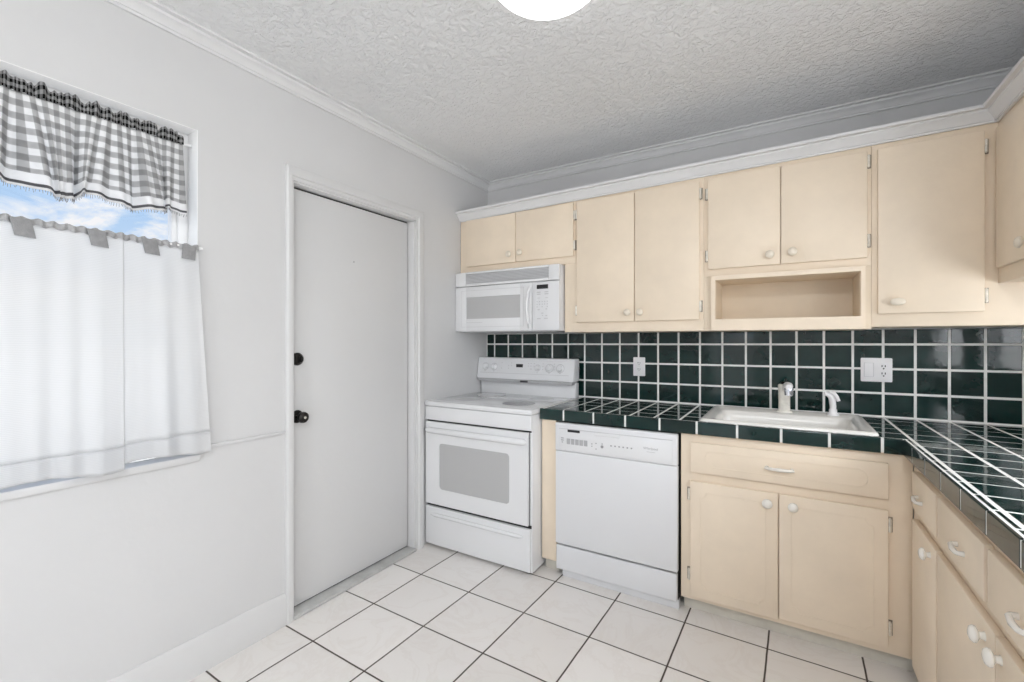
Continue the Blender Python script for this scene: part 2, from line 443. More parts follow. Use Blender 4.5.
# ------------------------------------------------------------------ windows
def window(name, axis, c, u0, u1, z0, z1, rail=True, mull=None):
    """axis 'x': window in plane x=c spanning y u0..u1; axis 'y': plane y=c."""
    def bx(bm, ua, ub, wa, wb, za, zb, bev=.003):
        if axis == 'x': box(bm, c + wa, c + wb, ua, ub, za, zb, bev)
        else: box(bm, ua, ub, c + wa, c + wb, za, zb, bev)
    f = .036
    bm = B()
    bx(bm, u0, u0 + f, -.03, .03, z0, z1); bx(bm, u1 - f, u1, -.03, .03, z0, z1)
    bx(bm, u0 + f, u1 - f, -.03, .03, z0, z0 + f); bx(bm, u0 + f, u1 - f, -.03, .03, z1 - f, z1)
    if mull:
        for m_ in mull: bx(bm, m_ - .02, m_ + .02, -.025, .025, z0 + f, z1 - f)
    root = struct(finish(name, bm, M['vinyl']))
    zm = (z0 + z1) / 2
    bm = B()
    if rail: bx(bm, u0 + f, u1 - f, -.02, .022, zm - .022, zm + .022)
    s = .018
    for a, b in ((u0 + f, u0 + f + s), (u1 - f - s, u1 - f)): bx(bm, a, b, -.018, .018, z0 + f, z1 - f)
    bx(bm, u0 + f, u1 - f, -.018, .018, z0 + f, z0 + f + s); bx(bm, u0 + f, u1 - f, -.018, .018, z1 - f - s, z1 - f)
    finish('window_sash', bm, M['vinyl'], root)
    bm = B(); bx(bm, u0 + f, u1 - f, -.003, .003, z0 + f, z1 - f, 0); finish('window_pane', bm, M['glass'], root, 0)
    return root
bm = B(); x_, x2_ = -.073, -.0008
box(bm, x_, x2_, WIN[1] - .003, WIN[1] - .0002, WIN[2] + .022, WIN[3] - .003); box(bm, x_, x2_, WIN[0] + .0002, WIN[0] + .003, WIN[2] + .022, WIN[3] - .003)
box(bm, x_, x2_, WIN[0], WIN[1], WIN[3] - .003, WIN[3] - .0002)
lining = bm
w1 = window('window_1', 'x', -.105, WIN[0], WIN[1], WIN[2] + .024, WIN[3])
finish('bright_reveal_lining', lining, M['vinyl'], w1, 0)  # whiter than the wall, so the recess looks daylit
bm = B(); box(bm, -.075, .014, WIN[0], WIN[1] + .003, WIN[2] - .004, WIN[2] + .022, .004); finish('window_sill', bm, M['trim'], w1)
window('window_added_2', 'x', W + .10, RW[0], RW[1], RW[2], RW[3])  # unseen window, added to light the room from the right
window('window_added_5', 'x', W + .035, SW[0], SW[1], SW[2], SW[3], False)  # unseen window, added for the bright reflection in the corner tiles
window('window_added_3', 'y', YR - .10, FW[0], FW[1], FW[2], FW[3], False)  # unseen window, added as soft light from behind the camera
window('window_added_4', 'y', YR - .10, FD[0], FD[1], FD[2], FD[3], False)  # unseen glazed door, added to bring in low light from the rear

# ------------------------------------------------------------------ upper cabinets
FY = -.34      # face frame plane
DY = -.36      # door face
def uv_door(name, root, x0, x1, z0, z1, yb=FY, t=.02, routed=False, axis='y', lab=None):
    """Slab door; axis 'y' faces -y, axis 'x' faces -x (then x0..x1 are y values and yb is the x plane)."""
    bm = B()
    if axis == 'y': box(bm, x0, x1, yb - t, yb - .0006, z0, z1, .004, 2)
    else: box(bm, yb - t, yb - .0006, x0, x1, z0, z1, .004, 2)
    if routed:
        r = .026; m_ = .045 if (z1 - z0) > .3 else .03
        if (z1 - z0) < .3: m_ = .035; r = (z1 - z0) / 2 - m_ - .002
        a0, a1, c0, c1 = min(x0, x1) + m_ + (.03 if (z1 - z0) < .3 else 0), max(x0, x1) - m_ - (.03 if (z1 - z0) < .3 else 0), z0 + m_, z1 - m_
        pts = []
        inward = (z1 - z0) > .3
        for cx, cz, s0 in ((a1, c1, 0), (a0, c1, 1), (a0, c0, 2), (a1, c0, 3)):
            for k in range(7):
                t_ = k / 6 * PI / 2
                if inward:      # notched (concave) corners
                    ang = {0: -PI / 2, 1: 0, 2: PI / 2, 3: PI}[s0] - t_
                    px, pz = cx + r * math.cos(ang), cz + r * math.sin(ang)
                else:
                    ang = s0 * PI / 2 + t_
                    ox = cx + (-r if s0 in (0, 3) else r); oz = cz + (-r if s0 in (0, 1) else r)
                    px, pz = ox + r * math.cos(ang), oz + r * math.sin(ang)
                pts.append((px, pz))
        pts.append(pts[0])
        yy = yb - t
        P3 = [(p, yy, q) if axis == 'y' else (yy, p, q) for p, q in pts]
        tube(bm, P3, .0016, 6, cap=False)
    d = finish(name, bm, M['cab'], root, 40)
    return d

KNOB = [(.010, 0), (.008, .003), (.0072, .009), (.012, .012), (.0172, .015), (.0176, .019), (.014, .024), (.007, .0265), (0, .027)]
def knob(parent, p, axis=(0, -1, 0), s=1.12, mat='cknob', name='knob'):
    bm = B(); lathe(bm, [(r * s, h * s) for r, h in KNOB], p, axis, 24); return finish(name, bm, M[mat], parent)

def hinge(parent, x, z, y=DY, side=1, axis='y'):
    """Small wrap-around hinge: leaf on the frame, barrel by the door edge."""
    bm = B()
    def pt(a, b, c): return (a, b, c) if axis == 'y' else (b, a, c)
    if axis == 'y':
        box(bm, x, x + side * .014, FYH(y), FYH(y) - .0025, z - .030, z + .030, .001, mi=1)
        tube(bm, [(x + side * .004, y + .006, z - .024), (x + side * .004, y + .006, z + .024)], .0058, 10)
        lathe(bm, [(.004, 0), (.003, .004), (0, .005)], (x + side * .004, y + .006, z + .024), (0, 0, 1), 8)
        lathe(bm, [(.004, 0), (.003, .004), (0, .005)], (x + side * .004, y + .006, z - .024), (0, 0, -1), 8)
    return finish('hinge', bm, [M['hinge'], M['hinge_leaf']], parent)
def FYH(y): return y + .0195

# unit A: over the microwave
G1 = 'cream wall cabinets over the tiled counter'
ZT = 2.176; g = .0008
A = thing('wall_cabinet', 'short cream wall cabinet with two doors directly above the white microwave', 'cabinet', (.44, -.17, 1.76), G1)
bm = B(); box(bm, .004, .876 - g, FY, -.001, 1.762, ZT, .0015); finish('cabinet_body', bm, M['cab'], A)
d = uv_door('door', A, .067, .459, 1.803, 2.122); knob(d, (.419, DY, 1.855))
d = uv_door('door', A, .462, .865, 1.803, 2.122); knob(d, (.501, DY, 1.859)); hinge(d, .866, 2.048); hinge(d, .866, 1.868)
# unit B: tall pair
Bc = thing('wall_cabinet', 'tall cream wall cabinet with two full-height doors right of the microwave', 'cabinet', (1.2, -.17, 1.345), G1)
bm = B(); box(bm, .803, 1.592 - g, FY, -.001, 1.345, 1.7615, .0015); box(bm, .876, 1.592 - g, FY, -.001, 1.7615, ZT, .0015)
finish('cabinet_body', bm, M['cab'], Bc)
d = uv_door('door', Bc, .888, 1.232, 1.403, 2.122); knob(d, (1.198, DY, 1.452)); hinge(d, .887, 2.05, side=-1); hinge(d, .887, 1.475, side=-1)
d = uv_door('door', Bc, 1.235, 1.572, 1.403, 2.122); knob(d, (1.268, DY, 1.452)); hinge(d, 1.573, 2.06); hinge(d, 1.573, 1.473)
# unit C: pair over an open niche
Cc = thing('wall_cabinet', 'cream wall cabinet with two short doors over an open niche shelf above the sink', 'cabinet', (1.93, -.17, 1.345), G1)
bm = B(); box(bm, 1.592, 2.283 - g, FY, -.001, 1.625, ZT, .0015); finish('cabinet_body', bm, M['cab'], Cc)
bm = B()
x0, x1, z0, z1 = 1.629, 2.259, 1.345, 1.624
hx0, hx1, hz0, hz1 = 1.648, 2.243, 1.402, 1.602
box(bm, x0, hx0, DY, DY + .02, z0, z1); box(bm, hx1, x1, DY, DY + .02, z0, z1)
box(bm, hx0, hx1, DY, DY + .02, z0, hz0); box(bm, hx0, hx1, DY, DY + .02, hz1, z1)
bmesh.ops.remove_doubles(bm, verts=bm.verts, dist=1e-5)
finish('niche_frame', bm, M['cab'], Cc, 0)
bm = B()
box(bm, 1.592, hx0 + .002, FY, -.001, z0, z1); box(bm, hx1 - .002, 2.283 - g, FY, -.001, z0, z1)
box(bm, hx0 + .002, hx1 - .002, FY, -.001, z0, hz0 + .001); box(bm, hx0 + .002, hx1 - .002, -.09, -.001, hz0 + .001, z1)
box(bm, hx0 + .002, hx1 - .002, FY, -.09, hz1, z1)
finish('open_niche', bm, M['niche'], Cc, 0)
d = uv_door('door', Cc, 1.614, 1.935, 1.66, 2.128); knob(d, (1.892, DY, 1.708)); hinge(d, 1.613, 2.05, side=-1); hinge(d, 1.613, 1.73, side=-1)
d = uv_door('door', Cc, 1.938, 2.266, 1.66, 2.128); knob(d, (1.985, DY, 1.712)); hinge(d, 2.267, 2.085); hinge(d, 2.267, 1.735)
# unit D: single door, running into the corner
Dc = thing('wall_cabinet', 'cream corner wall cabinet with one tall door at the right end of the tiled wall', 'cabinet', (2.6, -.17, 1.345), G1)
bm = B(); box(bm, 2.283, W - .001, FY, -.001, 1.354, ZT, .0015); finish('cabinet_body', bm, M['cab'], Dc)
d = uv_door('door', Dc, 2.302, 2.637, 1.410, 2.132)
bm = B(); lathe(bm, [(.013, 0), (.011, .003), (.008, .010), (.013, .014), (.019, .018), (.0195, .024), (.015, .029), (.007, .031), (0, .0315)], (2.366, DY, 1.459), (0, -1, 0), 28, sx=1.35, sy=.85)
finish('knob', bm, M['cknob'], d)
hinge(d, 2.638, 2.07); hinge(d, 2.638, 1.474)
# unit E: right wall uppers
XU = 2.68
Ec = thing('wall_cabinet', 'cream wall cabinet on the right wall, cut off by the right picture edge', 'cabinet', (2.84, -.9, 1.52))
bm = B(); box(bm, XU, W - .001, -1.02, FY - .0215, 1.52, ZT, .0015); finish('cabinet_body', bm, M['cab'], Ec)
for y0, y1, ky in ((-.69, -.385, -.652), (-1.0, -.695, -.735)):
    d = uv_door('door', Ec, y0, y1, 1.577, 2.125, XU, axis='x')
    knob(d, (XU - .02, ky, 1.63), (-1, 0, 0))
bm = B(); box(bm, XU, XU + .004, FY - .0215, FY - .0005, 1.52, ZT); finish('corner_filler', bm, M['cab'], Ec, 0)

# crown on top of the cabinets
kp = [(0, 0), (.010, 0), (.010, .008), (.015, .009), (.020, .018), (.032, .032), (.040, .040), (.040, .047), (.058, .048), (.058, .061), (0, .061)]
bm = B()
sweep(bm, [((.003, FY - .001, 2.122), (0, -1)), ((XU - .001, FY - .001, 2.160), (-1, -1)), ((XU - .001, -1.02, 2.162), (-1, 0))], kp)
box(bm, .003, W - .002, FY, -.002, ZT + .0005, ZT + .005)
box(bm, XU, W - .002, -1.02, FY, ZT + .0005, ZT + .005)
struct(finish('trim_7', bm, M['crown'], smooth=30))

# ------------------------------------------------------------------ backsplash
BX, BP, ZR, ZC = .797, .121, 1.029, .915
GW = .0098
def glaze(bm, fr, u0, u1, v0, v1, h=.0058, mi=1, tilt=.00035):
    """One glazed tile: domed edges, slightly out of true. fr(u, v, w) -> xyz."""
    if u1 - u0 < .006 or v1 - v0 < .006: return
    a = .0022
    t = [random.uniform(-tilt, tilt) for _ in range(3)]
    def top(u, v): return h + t[0] * (u - u0) / .121 + t[1] * (v - v0) / .121 + t[2]
    rings = []
    for ins, k in ((0, 0), (0, .55), (a * .4, .88), (a, 1.0)):
        rings.append([bm.verts.new(fr(u, v, top(u, v) * k)) for u, v in ((u0 + ins, v0 + ins), (u1 - ins, v0 + ins), (u1 - ins, v1 - ins), (u0 + ins, v1 - ins))])
    for A_, C_ in zip(rings, rings[1:]):
        for k in range(4):
            bm.faces.new((A_[k], A_[(k + 1) % 4], C_[(k + 1) % 4], C_[k])).material_index = mi
    bm.faces.new(rings[-1]).material_index = mi

bm = B()
fr = lambda u, v, w: (u, -.004 - w, v + .003 * (u - 1.2) * min(1, (v - .91) / .12))
z0, z1 = .90, 1.3445
holes = [(1.129, 1.201, 1.071, 1.189), (2.282, 2.405, 1.09, 1.205)]
box(bm, .0, W - .001, -.0082, -.0005, z0, z1, mi=0)
rows = [(.9165, ZR)] + [(ZR + i * BP, min(ZR + (i + 1) * BP, z1 + GW / 2)) for i in range(3)]
for k in range(-7, 19):
    u0, u1 = BX + k * BP, BX + (k + 1) * BP
    u0, u1 = max(u0, 0), min(u1, W)
    if u1 - u0 < .03: continue
    for v0, v1 in rows:
        glaze(bm, fr, u0 + GW / 2, u1 - GW / 2, v0 + GW / 2, v1 - GW / 2)
bs_ = finish('tile_backsplash', bm, [M['grout'], M['tile']], smooth=20)
tag(bs_, 'dark green square tile backsplash with white grout between counter and wall cabinets', 'backsplash')

# ------------------------------------------------------------------ tiled worktop
XL, XF, YF, YE = .7795, 2.341, -.6245, -2.45
SH = (1.644, 2.249, -.575, -.121)          # sink cut-out
bm = B()
TH = ZC - .0065
def slab(x0, x1, y0, y1): box(bm, x0, x1, y0, y1, ZC - .058, TH + .0058, mi=0)
slab(XL + .004, SH[0], YF + .006, -.0082); slab(SH[1], W - .001, YF + .006, -.0082)
slab(SH[0], SH[1], YF + .006, SH[2]); slab(SH[0], SH[1], SH[3], -.0082)
slab(XF + .006, W - .001, YE, YF + .006)
fr = lambda u, v, w: (u, v, TH + w)
yl = YF + .012
rowsb = [(-.005 - i * BP, -.005 - (i + 1) * BP) for i in range(5)]
rowsb[0] = (-.012, rowsb[0][1]); rowsb[-1] = (rowsb[-1][0], yl)
for k in range(-1, 18):
    u0, u1 = max(BX + k * BP, XL + .005), min(BX + (k + 1) * BP, W)
    if u1 - u0 < .02: u0 = u0
    for (a, b) in rowsb:
        v0, v1 = b, a
        if k >= 13 and b == yl: v0 = -.005 - 5 * BP
        if SH[0] - 1e-4 <= u0 and u1 <= SH[1] + 1e-4:
            if v0 > SH[2] - .01 and v1 <= SH[3] + .006: continue
            if b == yl: v1 = SH[2]
        glaze(bm, fr, u0 + GW / 2, u1 - GW / 2, v0 + GW / 2, v1 - GW / 2, h=.0070)
for j in range(5, 21):
    v1, v0 = -.005 - j * BP, -.005 - (j + 1) * BP
    if v0 < YE: break
    for k in range(13, 18):
        u0, u1 = BX + k * BP, min(BX + (k + 1) * BP, W)
        glaze(bm, fr, u0 + GW / 2, u1 - GW / 2, v0 + GW / 2, v1 - GW / 2, h=.0070)
    glaze(bm, fr, XF + .013, BX + 13 * BP - GW / 2, v0 + GW / 2, v1 - GW / 2, h=.0070)
# edge trim tiles with a rounded nose
def nose(bm, p0, p1, out, z=ZC, hgt=.060, top=.0058, r=.005):
    """Tile piece from p0 to p1 along the edge; out = outward unit vector (x, y)."""
    prof = [(-top, .0005), (-r, .0005)]
    for k in range(1, 5):
        a = k / 4 * PI / 2; prof.append((-r + r * math.sin(a), .0005 - r + r * math.cos(a)))
    prof += [(0, -hgt + .002), (-.002, -hgt), (-.009, -hgt), (-.009, -.009)]
    rings = [[bm.verts.new((p[0] + out[0] * a, p[1] + out[1] * a, z + b)) for a, b in prof] for p in (p0, p1)]
    n = len(prof)
    for k in range(n): bm.faces.new((rings[0][k], rings[0][(k + 1) % n], rings[1][(k + 1) % n], rings[1][k])).material_index = 1
    bm.faces.new(rings[0]).material_index = 1; bm.faces.new(rings[1]).material_index = 1
xs = [XL, .923] + [1.094 + .1694 * i for i in range(8)] + [XF]
for a, b in zip(xs, xs[1:]):
    nose(bm, (a + (GW / 2 if a > XL else 0), YF), (b - (GW / 2 if b < XF else -.0), YF), (0, -1))
ys = [YF, -.766] + [-.766 - .1745 * i for i in range(1, 10)]
for a, b in zip(ys, ys[1:]):
    nose(bm, (XF, a - (GW / 2 if a < YF else .0)), (XF, b + GW / 2), (-1, 0))
# grout behind the trim tiles (flush strip)
box(bm, XL + .002, XF + .003, YF + .0012, YF + .006, ZC - .057, ZC - .004, mi=0)
box(bm, XF + .0012, XF + .006, YE, YF + .003, ZC - .057, ZC - .004, mi=0)
# left end tiles
nose(bm, (XL, YF + .009), (XL, -.012), (-1, 0))
wt = finish('tiled_worktop', bm, [M['grout'], M['tile']], smooth=25)
tag(wt, 'L-shaped dark green tiled countertop with white grout lines around the sink corner', 'countertop')

# ------------------------------------------------------------------ sink
S = thing('kitchen_sink', 'white drop-in rectangular sink set in the green tiled counter', 'sink', (1.94, -.35, ZC + .001))
sx0, sx1, sy0, sy1 = 1.611, 2.274, -.611, -.095
def ring_pts(x0, x1, y0, y1, r, z, n=5):
    cx, cy = (x0 + x1) / 2, (y0 + y1) / 2
    return [(cx + a, cy + b, z) for a, b in rrect(x1 - x0, y1 - y0, r, n)]
bx0, bx1, by0, by1 = 1.668, 2.213, -.560, -.215
bm = B()
Z = ZC + .0012
def rings_mesh(bm, rings, cap_last=False, mi=0):
    vs = [[bm.verts.new(p) for p in r] for r in rings]
    n = len(vs[0])
    for A_, C_ in zip(vs, vs[1:]):
        for k in range(n): bm.faces.new((A_[k], A_[(k + 1) % n], C_[(k + 1) % n], C_[k])).material_index = mi
    if cap_last: bm.faces.new(vs[-1])
rings_mesh(bm, [
    ring_pts(sx0 + .012, sx1 - .012, sy0 + .012, sy1 - .012, .02, Z),
    ring_pts(sx0, sx1, sy0, sy1, .022, Z), ring_pts(sx0, sx1, sy0, sy1, .022, Z + .004),
    ring_pts(sx0 + .003, sx1 - .003, sy0 + .003, sy1 - .003, .022, Z + .010),
    ring_pts(sx0 + .010, sx1 - .010, sy0 + .010, sy1 - .010, .022, Z + .014),
    ring_pts(sx0 + .022, sx1 - .022, sy0 + .020, sy1 - .020, .022, Z + .013),
    ring_pts(sx0 + .030, sx1 - .030, sy0 + .028, sy1 - .028, .025, Z + .009),
    ring_pts(bx0 - .008, bx1 + .008, by0 - .006, by1 + .008, .045, Z + .009),
    ring_pts(bx0, bx1, by0, by1, .045, Z + .003), ring_pts(bx0 + .006, bx1 - .006, by0 + .006, by1 - .006, .045, Z - .03),
    ring_pts(bx0 + .018, bx1 - .018, by0 + .018, by1 - .018, .05, Z - .15),
    ring_pts(bx0 + .06, bx1 - .06, by0 + .06, by1 - .06, .05, Z - .175),
    ], True)
finish('sink_basin', bm, M['sink'], S, 50)
bm = B(); lathe(bm, [(.042, 0), (.042, .003), (.034, .004), (.03, .001), (.012, .001), (.01, .006), (0, .007)], (1.94, -.39, Z - .1745), (0, 0, 1), 24)
finish('drain', bm, M['chrome'], S)

F = thing('kitchen_faucet', 'cream single-lever faucet with short spout standing behind the sink', 'faucet', (1.948, -.14, ZC + .0145))
fz = ZC + .0105; fx, fy = 1.951, -.145
bm = B()
rings_mesh(bm, [ring_pts(fx - .036, fx + .036, fy - .028, fy + .028, .02, fz), ring_pts(fx - .036, fx + .036, fy - .028, fy + .028, .02, fz + .006),
                ring_pts(fx - .031, fx + .031, fy - .024, fy + .024, .02, fz + .010)], True)
finish('base_plate', bm, M['faucet'], F, 50)
bm = B()
rings_mesh(bm, [ring_pts(fx - .027, fx + .027, fy - .024, fy + .024, .016, fz + .008), ring_pts(fx - .026, fx + .026, fy - .023, fy + .023, .016, fz + .05),
                ring_pts(fx - .027, fx + .027, fy - .024, fy + .024, .016, fz + .10), ring_pts(fx - .029, fx + .029, fy - .026, fy + .026, .018, fz + .138),
                ring_pts(fx - .024, fx + .024, fy - .022, fy + .022, .018, fz + .144)], True)
finish('body', bm, M['faucet'], F, 50)
bm = B(); tube(bm, [(fx + .008, fy - .015, fz + .126), (fx + .014, fy - .06, fz + .140), (fx + .018, fy - .10, fz + .142), (fx + .02, fy - .125, fz + .138)], .018, 14, rads=[.019, .020, .020, .014])
finish('spout', bm, M['plate'], F, 50)
bm = B(); lathe(bm, [(.0185, 0), (.0195, .006), (.0185, .034), (.015, .037), (0, .037)], (fx + .02, fy - .105, fz + .132), (0, 0, -1), 20)
finish('aerator', bm, M['chrome'], F, 40)
bm = B(); lathe(bm, [(.016, 0), (.017, .006), (.012, .012), (0, .014)], (fx, fy, fz + .144), (0, 0, 1), 18)
tube(bm, [(fx, fy, fz + .150), (fx + .004, fy + .02, fz + .158), (fx + .006, fy + .045, fz + .163)], .006, 10, rads=[.007, .006, .007])
finish('lever', bm, M['bronze'], F, 50, 'dark lever cap')

Sp = thing('side_sprayer', 'white side sprayer with angled head, right of the faucet', 'sprayer', (2.155, -.14, ZC + .0145))
px, py = 2.157, -.145
bm = B(); lathe(bm, [(.026, 0), (.026, .004), (.021, .009), (.017, .014), (.016, .03), (0, .03)], (px, py, fz), (0, 0, 1), 20); finish('holder', bm, M['plate'], Sp, 45)
bm = B()
tube(bm, [(px, py, fz + .014), (px, py, fz + .045), (px - .003, py, fz + .075), (px - .008, py, fz + .092), (px - .020, py, fz + .102), (px - .036, py - .004, fz + .105)], .012, 14,
     rads=[.013, .014, .0145, .014, .012, .009])
finish('spray_body', bm, M['plate'], Sp, 50)
bm = B()
tube(bm, [(px - .012, py - .002, fz + .110), (px + .004, py - .006, fz + .108), (px + .014, py - .01, fz + .092), (px + .022, py - .014, fz + .072)], .01, 12, rads=[.010, .010, .009, .008])
finish('spray_lever', bm, M['plate'], Sp, 50)

# ------------------------------------------------------------------ outlets
def receptacle(parent, x, z, w, h):
    y = -.0132
    for s in (-1, 1):
        bm = B(); plate(bm, [(x + a, z + s * .0195 + b) for a, b in rrect(.033, .028, .010)], lambda u, v, w_: (u, y - w_, v), .0022, bev=.0005)
        f = finish('receptacle', bm, M['plate'], parent)
        bm = B()
        zc = z + s * .0195
        for dx, hh in ((-.0062, .008), (.0062, .0065)): box(bm, x + dx - .0016, x + dx + .0016, y - .0026, y - .0021, zc + .001, zc + .001 + hh)
        lathe(bm, [(.0024, 0), (.0024, .0005), (0, .0006)], (x, y - .0021, zc - .006), (0, -1, 0), 10)
        finish('slots', bm, M['black'], f, 0)
O1 = thing('wall_outlet', 'white duplex outlet on the green tiles left of the sink', 'outlet', (1.165, -.012, 1.07))
bm = B(); plate(bm, [(1.165 + a, 1.130 + b) for a, b in rrect(.074, .118, .005)], lambda u, v, w: (u, -.0095 - w, v), .004, bev=.0015); finish('cover_plate', bm, M['plate'], O1)
receptacle(O1, 1.165, 1.130, .03, .03)
bm = B(); lathe(bm, [(.003, 0), (.002, .001), (0, .0012)], (1.165, -.0134, 1.13), (0, -1, 0), 10); finish('screw', bm, M['hinge'], O1)
O2 = thing('switch_and_outlet', 'white double plate with rocker switch and outlet, right of the sink sprayer', 'outlet', (2.343, -.012, 1.09))
bm = B(); plate(bm, [(2.343 + a, 1.148 + b) for a, b in rrect(.124, .118, .005)], lambda u, v, w: (u, -.0095 - w, v), .004, bev=.0015); finish('cover_plate', bm, M['plate'], O2)
bm = B()
for s in (-1, 1):   # rocker, slightly tilted, in its own frame
    pass
hexa(bm, [(2.297, -.0165, 1.116), (2.330, -.0165, 1.116), (2.330, -.013, 1.116), (2.297, -.013, 1.116), (2.297, -.0142, 1.180), (2.330, -.0142, 1.180), (2.330, -.013, 1.180), (2.297, -.013, 1.180)], .0006)
finish('rocker_switch', bm, M['plate'], O2)
bm = B()
for a, b, c, d_ in ((2.294, 2.296, 1.113, 1.183), (2.331, 2.333, 1.113, 1.183), (2.296, 2.331, 1.113, 1.1145), (2.296, 2.331, 1.1815, 1.183)): box(bm, a, b, -.0139, -.0134, c, d_)
finish('switch_frame', bm, M['lightgrey'], O2, 0)
bm = B(); box(bm, 2.354, 2.388, -.0148, -.0134, 1.113, 1.183, .0005); finish('outlet_insert', bm, M['plate'], O2)
bm = B()
for zc in (1.166, 1.130):
    for dx in (-.0063, .0063): box(bm, 2.371 + dx - .002, 2.371 + dx + .002, -.0153, -.0147, zc - .0035, zc + .006)
    lathe(bm, [(.0036, 0), (.0036, .0005), (0, .0006)], (2.371, -.0148, zc - .011), (0, -1, 0), 10)
finish('slots', bm, M['black'], O2, 0)

# ------------------------------------------------------------------ base cabinets
BF, BD = -.60, -.62
def base_kick(root, x0, x1, y, z1=.078): pass
SB = thing('base_cabinet', 'cream sink base cabinet with wide false drawer over two routed doors', 'cabinet', (1.94, -.3, 0))
bm = B()
def frame_front(bm, x0, x1, y, z0, z1): box(bm, x0, x1, y, y + .02, z0, z1, .0015)
frame_front(bm, 1.528, 2.375, BF, .070, .856)
box(bm, 1.528, 1.546, BF + .02, -.012, .070, .856); box(bm, 2.357, 2.375, BF + .02, -.012, .070, .856)
box(bm, 1.546, 2.357, BF + .02, -.012, .070, .088)
finish('cabinet_body', bm, M['cab'], SB)
bm = B(); box(bm, 1.534, 2.40, -.553, -.54, .0005, .072); finish('toe_kick', bm, M['kick'], SB)
d = uv_door('drawer_front', SB, 1.572, 2.30, .676, .816, BF, routed=True)
def pull_y(parent, xc, z, y, w=.10):
    """Bow pull facing -y."""
    bm = B()
    pts = [(xc - w * .42, y, z), (xc - w * .42, y - .014, z), (xc - w * .36, y - .022, z), (xc, y - .026, z), (xc + w * .36, y - .022, z), (xc + w * .42, y - .014, z), (xc + w * .42, y, z)]
    tube(bm, pts, .006, 10, rads=[.008, .0065, .0065, .0080, .0065, .0065, .008])
    for s in (-1, 1): tube(bm, [(xc + s * w * .36, y - .021, z), (xc + s * w * .5, y - .018, z)], .004, 8, rads=[.0065, .004])
    return finish('handle', bm, M['pull'], parent, 60)
pull_y(d, 1.934, .743, BD, .11)
d = uv_door('door', SB, 1.572, 1.929, .092, .634, BF, routed=True); knob(d, (1.889, BD, .59), s=1.15, mat='knob'); hinge(d, 1.571, .57, BD, -1); hinge(d, 1.571, .193, BD, -1)
d = uv_door('door', SB, 1.933, 2.299, .098, .634, BF, routed=True); knob(d, (1.984, BD, .591), s=1.1, mat='knob'); hinge(d, 2.300, .576, BD, 1); hinge(d, 2.300, .174, BD, 1)

RB = thing('base_cabinet', 'cream base cabinet run under the right counter with three drawers over doors', 'cabinet', (2.7, -1.5, 0))
XC = 2.377
bm = B()
box(bm, XC, XC + .02, -2.42, BF - .0006, .062, .856, .0015)
box(bm, XC + .02, W - .002, -2.42, -2.40, .062, .856); box(bm, XC + .02, W - .002, -2.40, BF - .01, .062, .08)
finish('cabinet_body', bm, M['cab'], RB)
bm = B(); box(bm, XC + .05, XC + .062, -2.42, BF - .001, .0005, .064); finish('toe_kick', bm, M['kick'], RB)
def pull_x(parent, yc, z, x, w=.064):
    bm = B()
    pts = [(x, yc + w * .42, z + .002), (x - .012, yc + w * .42, z + .002), (x - .016, yc + w * .34, z + .002), (x - .018, yc, z - .003), (x - .016, yc - w * .34, z - .004), (x - .012, yc - w * .42, z - .004), (x, yc - w * .42, z - .004)]
    tube(bm, pts, .006, 10, rads=[.007, .0058, .0058, .0068, .0058, .0058, .007])
    return finish('handle', bm, M['pull'], parent, 60)
XD = XC - .0195
for y1, y0, ky in ((-.68, -.985, -.80), (-1.005, -1.39, -1.228), (-1.41, -1.80, -1.605), (-1.82, -2.2, -2.0)):
    d = uv_door('drawer_front', RB, y0, y1, .676, .812, XC, axis='x'); pull_x(d, ky, .738, XD)
for y1, y0, ky in ((-.68, -.985, -.928), (-1.005, -1.455, -1.398), (-1.459, -1.93, -1.492)):
    d = uv_door('door', RB, y0, y1, .09, .637, XC, axis='x'); knob(d, (XD, ky, .60), (-1, 0, 0), 1.1, mat='knob')

FP = thing('cabinet_panel', 'narrow cream filler panel between the stove and the dishwasher', 'panel', (.82, -.3, 0))
bm = B(); box(bm, .780, .868, BF, BF + .02, .070, .856, .0015); box(bm, .780, .798, BF + .02, -.012, .070, .856)
finish('panel_board', bm, M['cab'], FP)
bm = B(); box(bm, .783, .868, -.56, -.545, .0005, .070); finish('toe_kick', bm, M['kick'], FP)

# ------------------------------------------------------------------ small writing
def text_mesh(s, size, name, frame, mat, parent, extr=.0003):
    cu = bpy.data.curves.new('t', 'FONT'); cu.body = s; cu.size = size; cu.align_x = 'CENTER'; cu.align_y = 'CENTER'
    ob = bpy.data.objects.new('t', cu); COL.objects.link(ob)
    bpy.context.view_layer.update()
    me = bpy.data.meshes.new_from_object(ob.evaluated_get(bpy.context.evaluated_depsgraph_get()))
    bpy.data.objects.remove(ob)
    bm = B(); bm.from_mesh(me)
    r = bmesh.ops.extrude_face_region(bm, geom=bm.faces[:])
    for v in [e for e in r['geom'] if isinstance(e, bmesh.types.BMVert)]: v.co.z += extr
    for v in bm.verts: v.co = Vector(frame(v.co.x, v.co.y, v.co.z))
    return finish(name, bm, mat, parent, 0)

# ------------------------------------------------------------------ dishwasher
DW = thing('dishwasher', 'white built-in dishwasher under the green counter, left of the sink cabinet', 'dishwasher', (1.2, -.3, 0))
dx0, dx1 = .879, 1.518
bm = B(); box(bm, dx0 + .006, dx1 - .002, -.598, -.05, .04, .848, .002); finish('tub', bm, M['shadowgap'], DW)
